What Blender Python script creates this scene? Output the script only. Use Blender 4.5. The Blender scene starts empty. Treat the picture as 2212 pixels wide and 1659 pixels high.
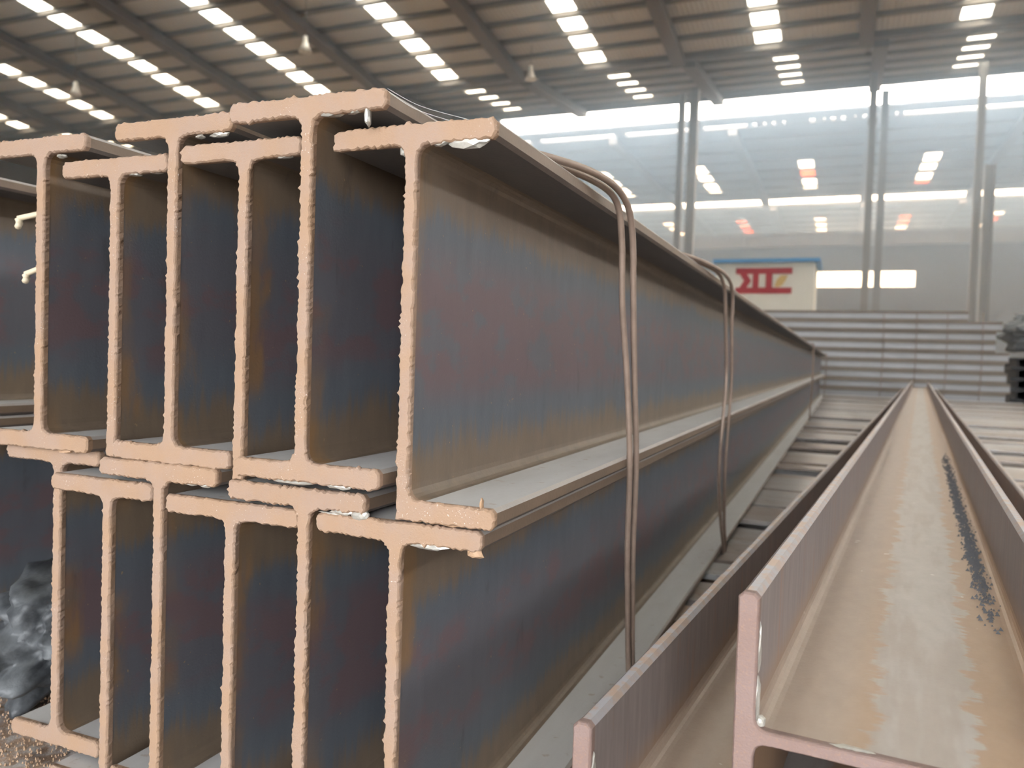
import bpy, bmesh, math, random
from mathutils import Vector, Matrix, noise as mnoise
import numpy as np

sc = bpy.context.scene
COL = sc.collection
R = random.Random(7)

# ------------------------------------------------------------------ camera
IMG_W, IMG_H, FPX = 2212.0, 1659.0, 1730.0
cam_d = bpy.data.cameras.new('camera')
cam = bpy.data.objects.new('camera', cam_d)
COL.objects.link(cam)
CAM_Z = 0.43


def camera_axes():
    cx, cy = IMG_W / 2, IMG_H / 2
    d = lambda x, y: np.array([(x - cx) / FPX, -(y - cy) / FPX, 1.0])
    vy, s = (1822.0, 794.0), 0.032          # vanishing point of the stack, tilt of the horizon
    n = lambda v: v / np.linalg.norm(v)
    Y = n(d(*vy))
    up = n(np.cross(d(vy[0] - 2000, vy[1] - 2000 * s), d(*vy)))
    if up[1] < 0:
        up = -up
    X = n(np.cross(Y, up))
    if X[0] < 0:
        X = -X
    return np.array([X, Y, up])             # world = M @ (right, up, forward)


_M = camera_axes()
cam.matrix_world = Matrix(((_M[0][0], _M[0][1], -_M[0][2], 0.0),
                           (_M[1][0], _M[1][1], -_M[1][2], 0.0),
                           (_M[2][0], _M[2][1], -_M[2][2], CAM_Z),
                           (0, 0, 0, 1)))
cam_d.sensor_width = 36.0
cam_d.lens = FPX / IMG_W * 36.0
cam_d.clip_start, cam_d.clip_end = 0.02, 400
cam_d.dof.use_dof = True
cam_d.dof.focus_distance = 0.66
cam_d.dof.aperture_fstop = 9.0
sc.camera = cam

# ------------------------------------------------------------------ sky and exposure
world = bpy.data.worlds.new('overcast_sky')
sc.world = world
world.use_nodes = True
bg = world.node_tree.nodes['Background']
bg.inputs[0].default_value = (0.935, 0.965, 1.0, 1)
bg.inputs[1].default_value = 17.0
sc.view_settings.view_transform = 'Standard'
sc.view_settings.look = 'None'
sc.view_settings.gamma = 1.0
sc.view_settings.use_curve_mapping = False
sc.view_settings.exposure = 0.0
sc.cycles.max_bounces = 6
sc.cycles.diffuse_bounces = 3
sc.cycles.glossy_bounces = 2
sc.cycles.adaptive_threshold = 0.05


# ------------------------------------------------------------------ material helpers
class NT:
    def __init__(self, name):
        self.m = bpy.data.materials.new(name)
        self.m.use_nodes = True
        self.t = self.m.node_tree
        self.b = self.t.nodes['Principled BSDF']
        self.out = self.t.nodes['Material Output']

    def node(self, kind, **kw):
        n = self.t.nodes.new(kind)
        for k, v in kw.items():
            setattr(n, k, v)
        return n

    def link(self, a, b):
        self.t.links.new(a, b)

    def put(self, sock, v):
        if hasattr(v, 'is_output'):
            self.link(v, sock)
        else:
            sock.default_value = v

    def math(self, op, a, b=0.0, clamp=False):
        n = self.node('ShaderNodeMath', operation=op, use_clamp=clamp)
        self.put(n.inputs[0], a)
        self.put(n.inputs[1], b)
        return n.outputs[0]

    def coords(self):
        return self.node('ShaderNodeTexCoord').outputs['Object']

    def xyz(self, v):
        s = self.node('ShaderNodeSeparateXYZ')
        self.link(v, s.inputs[0])
        return s.outputs

    def scaled(self, v, s):
        n = self.node('ShaderNodeMapping')
        self.link(v, n.inputs[0])
        n.inputs['Scale'].default_value = s
        return n.outputs[0]

    def rnd(self):
        return self.node('ShaderNodeObjectInfo').outputs['Random']

    def noise(self, v, scale=1.0, detail=3.0, rough=0.5, w=None):
        n = self.node('ShaderNodeTexNoise', noise_dimensions='4D')
        self.link(v, n.inputs['Vector'])
        n.inputs['Scale'].default_value = scale
        n.inputs['Detail'].default_value = detail
        n.inputs['Roughness'].default_value = rough
        if w is not None:
            self.put(n.inputs['W'], w)
        return n.outputs[0]

    def smooth(self, v, a, b):
        n = self.node('ShaderNodeMapRange', interpolation_type='SMOOTHSTEP')
        self.put(n.inputs[0], v)
        n.inputs[1].default_value = a
        n.inputs[2].default_value = b
        return n.outputs[0]

    def mix(self, fac, a, b):
        n = self.node('ShaderNodeMix', data_type='RGBA')
        self.put(n.inputs[0], fac)
        self.put(n.inputs[6], a)
        self.put(n.inputs[7], b)
        return n.outputs[2]

    def bump(self, h, strength=0.3, dist=0.002):
        n = self.node('ShaderNodeBump')
        n.inputs['Strength'].default_value = strength
        n.inputs['Distance'].default_value = dist
        self.link(h, n.inputs['Height'])
        self.link(n.outputs[0], self.b.inputs['Normal'])

    def done(self, color, rough=0.6, metal=0.0, spec=0.5):
        self.put(self.b.inputs['Base Color'], color)
        self.put(self.b.inputs['Roughness'], rough)
        self.put(self.b.inputs['Metallic'], metal)
        self.b.inputs['Specular IOR Level'].default_value = spec
        return self.m


def c(r, g, b):
    return (r, g, b, 1.0)


def plain(name, col, rough=0.6, metal=0.0, vary=0.15, scale=4.0):
    n = NT(name)
    v = n.coords()
    k = n.noise(v, scale, 4, 0.6, n.math('MULTIPLY', n.rnd(), 20))
    a = c(*(x * (1 - vary) for x in col))
    b = c(*(min(1, x * (1 + vary)) for x in col))
    return n.done(n.mix(k, a, b), rough, metal)


def web_material(name, rust_top=0.076, rust_bottom=-0.080, brown=0.0):
    """mill scale with a rusty margin along both flanges, combed edges and reddish blotches"""
    n = NT(name)
    v = n.coords()
    x, y, z = n.xyz(v)
    w = n.math('MULTIPLY', n.rnd(), 40)
    comb = n.noise(n.scaled(v, (0, 1.0, 0.07)), 190, 2, 0.5, w)
    big = n.noise(n.scaled(v, (1, 1.0, 0.5)), 9, 3, 0.6, w)
    edge = n.math('ADD', n.math('MULTIPLY', n.math('SUBTRACT', comb, 0.5), 0.045),
                  n.math('MULTIPLY', n.math('SUBTRACT', big, 0.5), 0.05))
    zz = n.math('ADD', z, edge)
    top = n.smooth(zz, rust_top, rust_top + 0.022)
    bot = n.smooth(n.math('ADD', z, n.math('MULTIPLY', edge, -1.3)), rust_bottom, rust_bottom - 0.03)
    blot = n.noise(n.scaled(v, (1, 1, 1.6)), 16, 5, 0.62, w)
    wide = n.noise(n.scaled(v, (1, 0.35, 1)), 5, 2, 0.5, w)
    mid = n.math('MULTIPLY', n.smooth(z, 0.075, 0.03), n.smooth(z, -0.075, -0.035))
    red = n.math('MULTIPLY', n.smooth(n.math('ADD', blot, n.math('MULTIPLY', wide, 0.35)), 0.64, 0.74), mid)
    fine = n.noise(n.scaled(v, (1, 1, 0.25)), 60, 4, 0.6, w)
    steel = n.mix(fine, c(0.068, 0.077, 0.091), c(0.120, 0.131, 0.148))
    col = n.mix(n.math('MULTIPLY', mid, 0.32), steel, c(0.112, 0.085, 0.092))
    col = n.mix(n.math('MULTIPLY', red, 0.55), col, c(0.145, 0.080, 0.080))
    rustc = n.mix(fine, c(0.110, 0.078, 0.050), c(0.205, 0.142, 0.088))
    col = n.mix(n.math('MULTIPLY', top, 0.85), col, rustc)
    col = n.mix(n.math('MULTIPLY', bot, 0.85), col, rustc)
    fr = n.noise(n.scaled(v, (1, 1, 0.35)), 24, 4, 0.65, w)
    front = n.smooth(n.math('ADD', y, n.math('MULTIPLY', n.math('SUBTRACT', fr, 0.5), 0.11)), 0.026, 0.006)
    patch = n.smooth(n.noise(n.scaled(v, (1, 0.3, 1)), 8, 2, 0.5, w), 0.42, 0.58)
    col = n.mix(n.math('MULTIPLY', n.math('MULTIPLY', front, patch), 0.8), col, n.mix(fine, c(0.15, 0.09, 0.045), c(0.28, 0.15, 0.055)))
    dark = n.math('MULTIPLY', n.smooth(n.noise(n.scaled(v, (1, 1, 0.3)), 34, 4, 0.65, w), 0.60, 0.72), 0.45)
    col = n.mix(dark, col, c(0.045, 0.042, 0.04))
    speck = n.smooth(n.noise(v, 300, 1, 0.5, w), 0.74, 0.80)
    col = n.mix(speck, col, c(0.25, 0.17, 0.10))
    n.bump(n.noise(v, 420, 2, 0.5), 0.15, 0.001)
    return n.done(col, 0.5, 0.0, 0.45)


def flange_material(name):
    """rolled flange: brown rusty edges, dark mill scale below, pale settled dust above"""
    n = NT(name)
    v = n.coords()
    x, y, z = n.xyz(v)
    w = n.math('MULTIPLY', n.rnd(), 40)
    fine = n.noise(n.scaled(v, (1, 0.4, 1)), 70, 4, 0.6, w)
    base = n.mix(fine, c(0.12, 0.085, 0.06), c(0.21, 0.145, 0.10))
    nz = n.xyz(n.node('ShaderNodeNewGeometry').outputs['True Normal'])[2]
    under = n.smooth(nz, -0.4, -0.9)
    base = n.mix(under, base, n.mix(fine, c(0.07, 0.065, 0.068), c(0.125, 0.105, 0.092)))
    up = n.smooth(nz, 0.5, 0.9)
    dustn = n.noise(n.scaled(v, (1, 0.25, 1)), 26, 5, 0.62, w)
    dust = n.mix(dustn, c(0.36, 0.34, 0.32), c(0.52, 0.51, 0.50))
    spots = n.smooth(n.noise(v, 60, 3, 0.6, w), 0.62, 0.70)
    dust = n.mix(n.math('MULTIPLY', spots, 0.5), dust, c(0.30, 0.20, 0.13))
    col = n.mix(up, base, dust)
    n.bump(n.noise(v, 300, 3, 0.5), 0.2, 0.001)
    return n.done(col, 0.48, 0.0, 0.5)


def cut_material(name, a, b, speck=0.5):
    n = NT(name)
    v = n.coords()
    w = n.math('MULTIPLY', n.rnd(), 40)
    k = n.noise(v, 22, 3, 0.55, w)
    f = n.noise(v, 500, 2, 0.6, w)
    col = n.mix(n.smooth(k, 0.35, 0.65), a, b)
    col = n.mix(n.math('MULTIPLY', n.smooth(f, 0.5, 0.75), 0.35), col, c(0.30, 0.17, 0.10))
    sp = n.math('MULTIPLY', n.smooth(n.noise(v, 900, 1, 0.5, w), 0.68, 0.76),
                n.smooth(n.noise(v, 14, 2, 0.5, w), 0.50, 0.62))
    col = n.mix(n.math('MULTIPLY', sp, speck), col, c(0.85, 0.83, 0.80))
    n.bump(n.noise(v, 700, 3, 0.6, w), 0.35, 0.0015)
    return n.done(col, 0.62, 0.0, 0.4)


M = {}
M['web'] = web_material('mill_scale_web')
M['flange'] = flange_material('rolled_flange')
M['cut'] = cut_material('torch_cut_rust', c(0.285, 0.183, 0.116), c(0.276, 0.190, 0.140))
M['saw'] = cut_material('saw_cut_rust', c(0.200, 0.132, 0.112), c(0.208, 0.144, 0.127), 0.1)
M['slag'] = plain('slag', (0.42, 0.40, 0.36), 0.28, 0.4, 0.4, 200)
M['slag_rust'] = plain('rust_flake', (0.36, 0.23, 0.14), 0.7, 0.0, 0.3, 200)
M['wire'] = plain('tie_wire', (0.26, 0.19, 0.15), 0.42, 0.3, 0.35, 60)
M['wire_pale'] = plain('pale_wire', (0.55, 0.46, 0.33), 0.6, 0.0, 0.2, 60)
M['cobweb'] = plain('cobweb', (0.6, 0.6, 0.58), 0.6, 0.0, 0.1, 60)


# ------------------------------------------------------------------ mesh helpers
def link(o, parent=None):
    COL.objects.link(o)
    if parent is not None:
        o.parent = parent
    return o


def mesh_obj(name, verts, faces, mat, parent=None, smooth=False, loc=None):
    me = bpy.data.meshes.new(name)
    me.from_pydata([tuple(v) for v in verts], [], faces)
    bm = bmesh.new()
    bm.from_mesh(me)
    bmesh.ops.recalc_face_normals(bm, faces=bm.faces)
    bm.to_mesh(me)
    bm.free()
    if smooth:
        for p in me.polygons:
            p.use_smooth = True
    if mat is not None:
        me.materials.append(M[mat] if isinstance(mat, str) else mat)
    o = bpy.data.objects.new(name, me)
    if loc is not None:
        o.location = loc
    return link(o, parent)


def tag(o, label, cat, group=None, kind=None):
    o['label'] = label
    if cat:
        o['category'] = cat
    if group:
        o['group'] = group
    if kind:
        o['kind'] = kind
    return o


def structure(o, label=None):
    o['kind'] = 'structure'
    if label:
        o['label'] = label
    return o


def empty(name, loc=(0, 0, 0), rotz=0.0):
    o = bpy.data.objects.new(name, None)
    o.empty_display_size = 0.1
    o.location = loc
    o.rotation_euler = (0, 0, rotz)
    return link(o)


def box_data(x0, x1, y0, y1, z0, z1, off=0):
    v = [(x0, y0, z0), (x1, y0, z0), (x1, y1, z0), (x0, y1, z0),
         (x0, y0, z1), (x1, y0, z1), (x1, y1, z1), (x0, y1, z1)]
    f = [(0, 3, 2, 1), (4, 5, 6, 7), (0, 1, 5, 4), (1, 2, 6, 5), (2, 3, 7, 6), (3, 0, 4, 7)]
    return v, [tuple(i + off for i in q) for q in f]


def box(name, x0, x1, y0, y1, z0, z1, mat, parent=None):
    v, f = box_data(x0, x1, y0, y1, z0, z1)
    return mesh_obj(name, v, f, mat, parent)


def boxes(name, lst, mat, parent=None):
    V, F = [], []
    for b in lst:
        v, f = box_data(*b, off=len(V))
        V += v
        F += f
    return mesh_obj(name, V, F, mat, parent)


def prism(name, poly, y0, y1, mat, parent=None, smooth=False):
    """closed x-z outline swept along y"""
    k = len(poly)
    V = [(p[0], y0, p[1]) for p in poly] + [(p[0], y1, p[1]) for p in poly]
    F = [tuple(range(k)), tuple(range(2 * k - 1, k - 1, -1))]
    F += [(i, (i + 1) % k, k + (i + 1) % k, k + i) for i in range(k)]
    return mesh_obj(name, V, F, mat, parent, smooth)


def tube(name, pts, r, mat, parent=None, sides=8, sub=6):
    P = [Vector(p) for p in pts]
    path = []
    for i in range(len(P) - 1):                       # Catmull-Rom
        p0, p1, p2, p3 = P[max(i - 1, 0)], P[i], P[i + 1], P[min(i + 2, len(P) - 1)]
        for s in range(sub):
            t = s / sub
            path.append(0.5 * ((2 * p1) + (p2 - p0) * t + (2 * p0 - 5 * p1 + 4 * p2 - p3) * t * t
                               + (3 * p1 - p0 - 3 * p2 + p3) * t ** 3))
    path.append(P[-1])
    V, F = [], []
    ref = Vector((0.3, 0.9, 0.2)).normalized()
    for i, p in enumerate(path):
        d = (path[min(i + 1, len(path) - 1)] - path[max(i - 1, 0)]).normalized()
        a = d.cross(ref).normalized()
        b = d.cross(a)
        for s in range(sides):
            th = 2 * math.pi * s / sides
            V.append(p + (a * math.cos(th) + b * math.sin(th)) * r)
    n = len(path)
    for i in range(n - 1):
        for s in range(sides):
            t = (s + 1) % sides
            F.append((i * sides + s, i * sides + t, (i + 1) * sides + t, (i + 1) * sides + s))
    F.append(tuple(range(sides)))
    F.append(tuple(range(n * sides - 1, (n - 1) * sides - 1, -1)))
    return mesh_obj(name, V, F, mat, parent, True)


def lump(name, loc, size, mat, parent=None, seed=0, amp=0.35, freq=1.6, sub=3):
    bm = bmesh.new()
    bmesh.ops.create_icosphere(bm, subdivisions=sub, radius=1.0)
    for v in bm.verts:
        q = v.co * freq + Vector((seed * 7.1, seed * 3.3, 0))
        k = 1 + amp * mnoise.noise(q) + amp * 0.5 * mnoise.noise(q * 2.3)
        v.co = Vector((v.co.x * size[0], v.co.y * size[1], v.co.z * size[2])) * k + Vector(loc)
    me = bpy.data.meshes.new(name)
    bm.to_mesh(me)
    bm.free()
    me.materials.append(M[mat])
    return link(bpy.data.objects.new(name, me), parent)


# ------------------------------------------------------------------ I-beam builder
def corner(p, q, r, steps, out):
    """quarter arc from p to q bulging towards out"""
    pts = []
    for i in range(steps + 1):
        t = i / steps * math.pi / 2
        pts.append((p[0] + (out[0] - p[0]) * math.sin(t) + (q[0] - out[0]) * (1 - math.cos(t)),
                    p[1] + (out[1] - p[1]) * math.sin(t) + (q[1] - out[1]) * (1 - math.cos(t))))
    return pts


def fillet(ax, az, bx, bz, cx_, cz_, steps=5):
    """concave arc from a to b hugging the inner corner c (quadratic)"""
    pts = []
    for i in range(steps + 1):
        t = i / steps
        pts.append(((1 - t) ** 2 * ax + 2 * t * (1 - t) * cx_ + t * t * bx,
                    (1 - t) ** 2 * az + 2 * t * (1 - t) * cz_ + t * t * bz))
    return pts


def flange_poly(x0, x1, z0, z1, r=0.003):
    return [(x0 + r, z0), (x1 - r, z0), (x1, z0 + r), (x1, z1 - r), (x1 - r, z1), (x0 + r, z1), (x0, z1 - r), (x0, z0 + r)]


def web_poly(xw, tw, z0, z1, rf, top_fillet=True, bottom_fillet=(True, True)):
    h = tw / 2
    p = []
    if bottom_fillet[1]:
        p += fillet(xw + h + rf, z0, xw + h, z0 + rf, xw + h, z0)
    else:
        p += [(xw + h, z0)]
    p += fillet(xw + h, z1 - rf, xw + h + rf, z1, xw + h, z1)
    p += fillet(xw - h - rf, z1, xw - h, z1 - rf, xw - h, z1)
    if bottom_fillet[0]:
        p += fillet(xw - h, z0 + rf, xw - h - rf, z0, xw - h, z0)
    else:
        p += [(xw - h, z0)]
    return p


def section_outline(xw, tw, tf, zt, zb, top, bot, rf):
    """whole outline, clockwise seen from the front; bot may be None or have a missing half"""
    h = tw / 2
    r = 0.003
    p = [(top[0], zt - r), (top[0] + r, zt), (top[1] - r, zt), (top[1], zt - r), (top[1], zt - tf + r), (top[1] - r, zt - tf)]
    p += fillet(xw + h + rf, zt - tf, xw + h, zt - tf - rf, xw + h, zt - tf)
    if bot and bot[1] > xw + h + 0.005:
        p += fillet(xw + h, zb + tf + rf, xw + h + rf, zb + tf, xw + h, zb + tf)
        p += [(bot[1] - r, zb + tf), (bot[1], zb + tf - r), (bot[1], zb + r), (bot[1] - r, zb)]
    else:
        p += [(xw + h, zb)]
    if bot and bot[0] < xw - h - 0.005:
        p += [(bot[0] + r, zb), (bot[0], zb + r), (bot[0], zb + tf - r), (bot[0] + r, zb + tf)]
        p += fillet(xw - h - rf, zb + tf, xw - h, zb + tf + rf, xw - h, zb + tf)
    else:
        p += [(xw - h, zb)]
    p += fillet(xw - h, zt - tf - rf, xw - h - rf, zt - tf, xw - h, zt - tf)
    p += [(top[0] + r, zt - tf), (top[0], zt - tf + r)]
    return p


def resample(poly, step):
    out = []
    n = len(poly)
    for i in range(n):
        a, b = poly[i], poly[(i + 1) % n]
        L = math.hypot(b[0] - a[0], b[1] - a[1])
        k = max(1, int(round(L / step)))
        for j in range(k):
            t = j / k
            out.append((a[0] + (b[0] - a[0]) * t, a[1] + (b[1] - a[1]) * t))
    return out


def ragged_end(name, poly, depth, amp, mat, parent, seed):
    """torch-cut end: the section's own outline, ragged at the front edge, 4 to 8 mm proud of the rolled body"""
    pts = resample(poly, 0.0022)
    n = len(pts)
    rr = random.Random(seed)
    nor = []
    area = sum(pts[i][0] * pts[(i + 1) % n][1] - pts[(i + 1) % n][0] * pts[i][1] for i in range(n))
    sg = 1 if area > 0 else -1
    for i in range(n):
        a, b = pts[i - 1], pts[(i + 1) % n]
        dx, dz = b[0] - a[0], b[1] - a[1]
        L = math.hypot(dx, dz) or 1
        nor.append((dz / L * sg, -dx / L * sg))
    V = []
    wob = []
    for i in range(n):
        q = Vector((pts[i][0] * 55, pts[i][1] * 55, seed * 3.7))
        w = mnoise.noise(q) * 0.5 + mnoise.noise(q * 3.1) * 0.35 + rr.uniform(-0.45, 0.45) + (0.7 if rr.random() < 0.04 else 0)
        wob.append(max(-0.55, w) * amp)
    rings = [(depth, 0.0003, 0.0), (0.0, 0.0006, 0.8), (-0.0012, 0.0002, 1.0), (-0.0024, -0.0008, 1.0)]
    for (y, o, k) in rings:
        for i in range(n):
            s = o + wob[i] * k
            yy = y + (0.0012 * mnoise.noise(Vector((pts[i][0] * 40, pts[i][1] * 40, seed))) if 0 < k < 1 else 0)
            V.append((pts[i][0] + nor[i][0] * s, yy, pts[i][1] + nor[i][1] * s))
    F = []
    for r_ in range(len(rings) - 1):
        for i in range(n):
            j = (i + 1) % n
            F.append((r_ * n + i, r_ * n + j, (r_ + 1) * n + j, (r_ + 1) * n + i))
    F.append(tuple(range((len(rings) - 1) * n, len(rings) * n)))
    F.append(tuple(range(n - 1, -1, -1)))
    return mesh_obj(name, V, F, mat, parent)


def i_beam(label, y, xw, zt, zb, top, bot, tw=0.0098, tf=0.0148, rf=0.012, length=12.0, group=None, seed=0,
           amp=0.0011, slag=(), cut='cut', name='steel_beam', web_mat='web', fl_mat='flange'):
    zm = (zt + zb) / 2
    root = empty(name, (xw, y, zm))
    tag(root, label, 'steel beam', group, 'thing')
    T = (top[0] - xw, top[1] - xw)
    B = None if bot is None else (bot[0] - xw, bot[1] - xw)
    ht, hb = zt - zm, zb - zm
    d = 0.003
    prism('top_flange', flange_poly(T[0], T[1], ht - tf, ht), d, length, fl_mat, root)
    if B:
        wp = web_poly(0, tw, hb + tf, ht - tf, rf, True, (B[0] < -tw, B[1] > tw))
        prism('web', wp, d, length, web_mat, root)
        b0 = B[0] if B[0] < -tw else -tw / 2
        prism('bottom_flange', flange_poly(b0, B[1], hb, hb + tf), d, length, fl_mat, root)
        Bo = (b0 if B[0] < -tw else 0.0, B[1])
    else:
        prism('web', web_poly(0, tw, hb, ht - tf, rf, True, (False, False)), d, length, web_mat, root)
        Bo = None
    out = section_outline(0, tw, tf, ht, hb, T, Bo, rf)
    ce = ragged_end('cut_end', out, d + 0.0015, amp * 1.5, cut, root, seed)
    ce['label'] = 'rusty tan cut end'
    for k, (sx, sz, ax, az, mt) in enumerate(slag):
        s = lump('slag_bead', (sx - xw, 0.002, sz - zm), (ax, 0.0035, az), mt, ce, seed + k, 0.5, 1.2, 2)
        s['label'] = 'lump of slag left by the cutting torch'
    return root


# ------------------------------------------------------------------ the big structure: floor
n = NT('yard_floor')
v = n.coords()
k = n.noise(v, 1.2, 6, 0.65)
g = n.noise(v, 40, 4, 0.6)
n.bump(g, 0.4, 0.01)
M['ground'] = n.done(n.mix(k, c(0.32, 0.27, 0.22), c(0.46, 0.40, 0.34)), 0.85)
structure(box('floor', -60, 34, -30, 104, -0.30, -0.17, 'ground'), 'dusty brown hall floor')

# ------------------------------------------------------------------ roof bays
n = NT('roof_sheet')
v = n.coords()
wv = n.node('ShaderNodeTexWave', wave_type='BANDS', bands_direction='X')
n.link(v, wv.inputs[0])
wv.inputs['Scale'].default_value = 1.6
k = n.noise(v, 0.6, 4, 0.6)
n.bump(wv.outputs[1], 0.5, 0.05)
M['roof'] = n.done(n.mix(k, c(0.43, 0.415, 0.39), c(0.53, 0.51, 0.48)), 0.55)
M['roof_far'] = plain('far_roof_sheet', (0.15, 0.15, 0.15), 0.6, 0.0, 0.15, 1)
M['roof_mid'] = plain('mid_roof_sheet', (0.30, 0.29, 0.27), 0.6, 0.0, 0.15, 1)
M['purlin'] = plain('painted_purlin', (0.16, 0.14, 0.12), 0.6, 0.0, 0.1, 2)
M['rafter'] = plain('painted_rafter', (0.13, 0.115, 0.105), 0.6, 0.0, 0.1, 2)
M['column'] = plain('painted_column', (0.30, 0.30, 0.30), 0.6, 0.0, 0.1, 2)


def pane_material(name, col, amount=1.0):
    n = NT(name)
    tr = n.node('ShaderNodeBsdfTranslucent')
    tp = n.node('ShaderNodeBsdfTransparent')
    tr.inputs[0].default_value = col
    tp.inputs[0].default_value = col
    mx = n.node('ShaderNodeMixShader')
    mx.inputs[0].default_value = 0.55 * amount
    n.link(tr.outputs[0], mx.inputs[1])
    n.link(tp.outputs[0], mx.inputs[2])
    n.link(mx.outputs[0], n.out.inputs['Surface'])
    return n.m


M['pane'] = pane_material('skylight_pane', c(0.95, 0.93, 0.86))
M['pane_clear'] = pane_material('clear_window_pane', c(0.98, 0.99, 1.0), 1.7)
M['pane_amber'] = pane_material('yellowed_pane', c(0.62, 0.22, 0.07), 0.25)

X0, X1 = -58.0, 32.0
STRIP_W = 1.02
PITCH = 7.47


def roof_bay(label, y0, y1, zfun, strips, cells, purlin_pitch, cell_frac=0.72, purlin_d=0.16, strip_y=None, amber=0.0, seed=1, first=None, sheet='roof'):
    """a roof bay: sheets between skylight strips, panes, purlins along x and rafters along y"""
    rr = random.Random(seed)
    root = empty('ceiling', (0, y0, zfun(y0)))
    structure(root, label)
    z0_, z1_ = zfun(y0), zfun(y1)
    rel = lambda x, y, z: (x, y - y0, z - z0_)

    def slab(nm, xa, xb, ya, yb, t0, t1, mat):
        V = [rel(xa, ya, zfun(ya) + t0), rel(xb, ya, zfun(ya) + t0), rel(xb, yb, zfun(yb) + t0), rel(xa, yb, zfun(yb) + t0),
             rel(xa, ya, zfun(ya) + t1), rel(xb, ya, zfun(ya) + t1), rel(xb, yb, zfun(yb) + t1), rel(xa, yb, zfun(yb) + t1)]
        return mesh_obj(nm, V, box_data(0, 1, 0, 1, 0, 1)[1], mat, root)

    sy0, sy1 = strip_y or (y0, y1)
    xs = [X0] + sum([[s - STRIP_W / 2, s + STRIP_W / 2] for s in strips], []) + [X1]
    for i in range(0, len(xs), 2):
        slab('roof_sheet', xs[i], xs[i + 1], y0, y1, 0.0, 0.05, sheet)
    for s in strips:
        a, b = s - STRIP_W / 2, s + STRIP_W / 2
        if sy0 > y0 + 0.05:
            slab('roof_sheet', a, b, y0, sy0, 0.0, 0.05, sheet)
        if sy1 < y1 - 0.05:
            slab('roof_sheet', a, b, sy1, y1, 0.0, 0.05, sheet)
        for (ya, yb) in cells:
            m = 'pane_amber' if rr.random() < amber else 'pane'
            slab('skylight_pane', a, b, ya, yb, 0.0, 0.02, m)
        gaps = [sy0] + sum([[a_, b_] for a_, b_ in cells], []) + [sy1]
        for i in range(0, len(gaps), 2):
            if gaps[i + 1] - gaps[i] > 0.01:
                slab('glazing_bar', a, b, gaps[i], gaps[i + 1], 0.0, 0.05, 'purlin')
    y = y0 if first is None else first
    while y <= y1:
        slab('purlin', X0, X1, y - 0.10, min(y + 0.10, y1), -purlin_d, 0.0, 'purlin')
        y += purlin_pitch
    for i in range(len(strips) + 1):
        x = (strips[0] - PITCH / 2) + PITCH * i if i == 0 or i == len(strips) else (strips[i - 1] + strips[i]) / 2
        slab('rafter', x - 0.28, x + 0.28, y0, y1, -0.55, -purlin_d, 'rafter')
    return root


ZV, YV = 13.83, 35.2                       # valley between the first two bays
z_bay1 = lambda y: ZV + 0.115 * (YV - y)
strips1 = [-48.2, -41.0, -33.05, -25.7, -18.33, -10.92, -3.45, 4.05, 11.5, 19.0]
PP = 1.445
cells1 = [(34.52 - PP * i - 0.585, 34.52 - PP * i + 0.585) for i in range(13)]
roof_bay('corrugated roof slope with skylight strips nearest the camera', 15.6, YV, z_bay1, strips1, sorted(cells1), PP,
         strip_y=(16.2, YV - 0.1), seed=2, first=35.2425 - 13 * PP)
z_bay0 = lambda y: z_bay1(15.4) - 0.115 * (15.4 - y)
cells0 = [(-3.0 + PP * i - 0.54, -3.0 + PP * i + 0.54) for i in range(12)]
roof_bay('unseen corrugated roof slope added above the camera', -6.0, 15.4, z_bay0, strips1, cells0, PP, strip_y=(-3.7, 14.6), seed=6)  # out of view, added to cut the sky light on the stack
z_bay2 = lambda y: ZV + 0.11 * (y - YV)
strips2 = [-48.2, -40.6, -33.1, -25.6, -18.25, -10.6, -2.97, 4.66, 12.2, 19.7]
cells2 = [(36.2 + 1.62 * i - 0.42, 36.2 + 1.62 * i + 0.42) for i in range(5)]
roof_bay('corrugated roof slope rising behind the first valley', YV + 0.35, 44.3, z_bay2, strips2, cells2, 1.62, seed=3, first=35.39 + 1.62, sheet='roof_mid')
strips3 = [-48.6, -41.0, -33.4, -25.8, -18.2, -10.7, -3.1, 5.0, 12.6, 20.2]
cells3 = [(60.6, 63.0), (63.8, 65.6), (66.4, 69.2), (69.6, 70.2)]
roof_bay('flat roof bay between the two bright sky slots', 50.9, 74.2, lambda y: 15.0, strips3, cells3, 3.0, strip_y=(60, 70.6),
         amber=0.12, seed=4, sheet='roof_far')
strips4 = [-48.4, -40.8, -33.2, -25.6, -18.0, -10.4, -2.8, 4.9, 12.6, 20.2]
cells4 = [(84 + 1.7 * i, 84 + 1.7 * i + 1.15) for i in range(8)]
roof_bay('farthest roof bay with short glowing skylights', 77.6, 100.0, lambda y: 15.2, strips4, cells4, 3.2, strip_y=(83.5, 97.8),
         amber=0.3, seed=5, sheet='roof_far')
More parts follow.
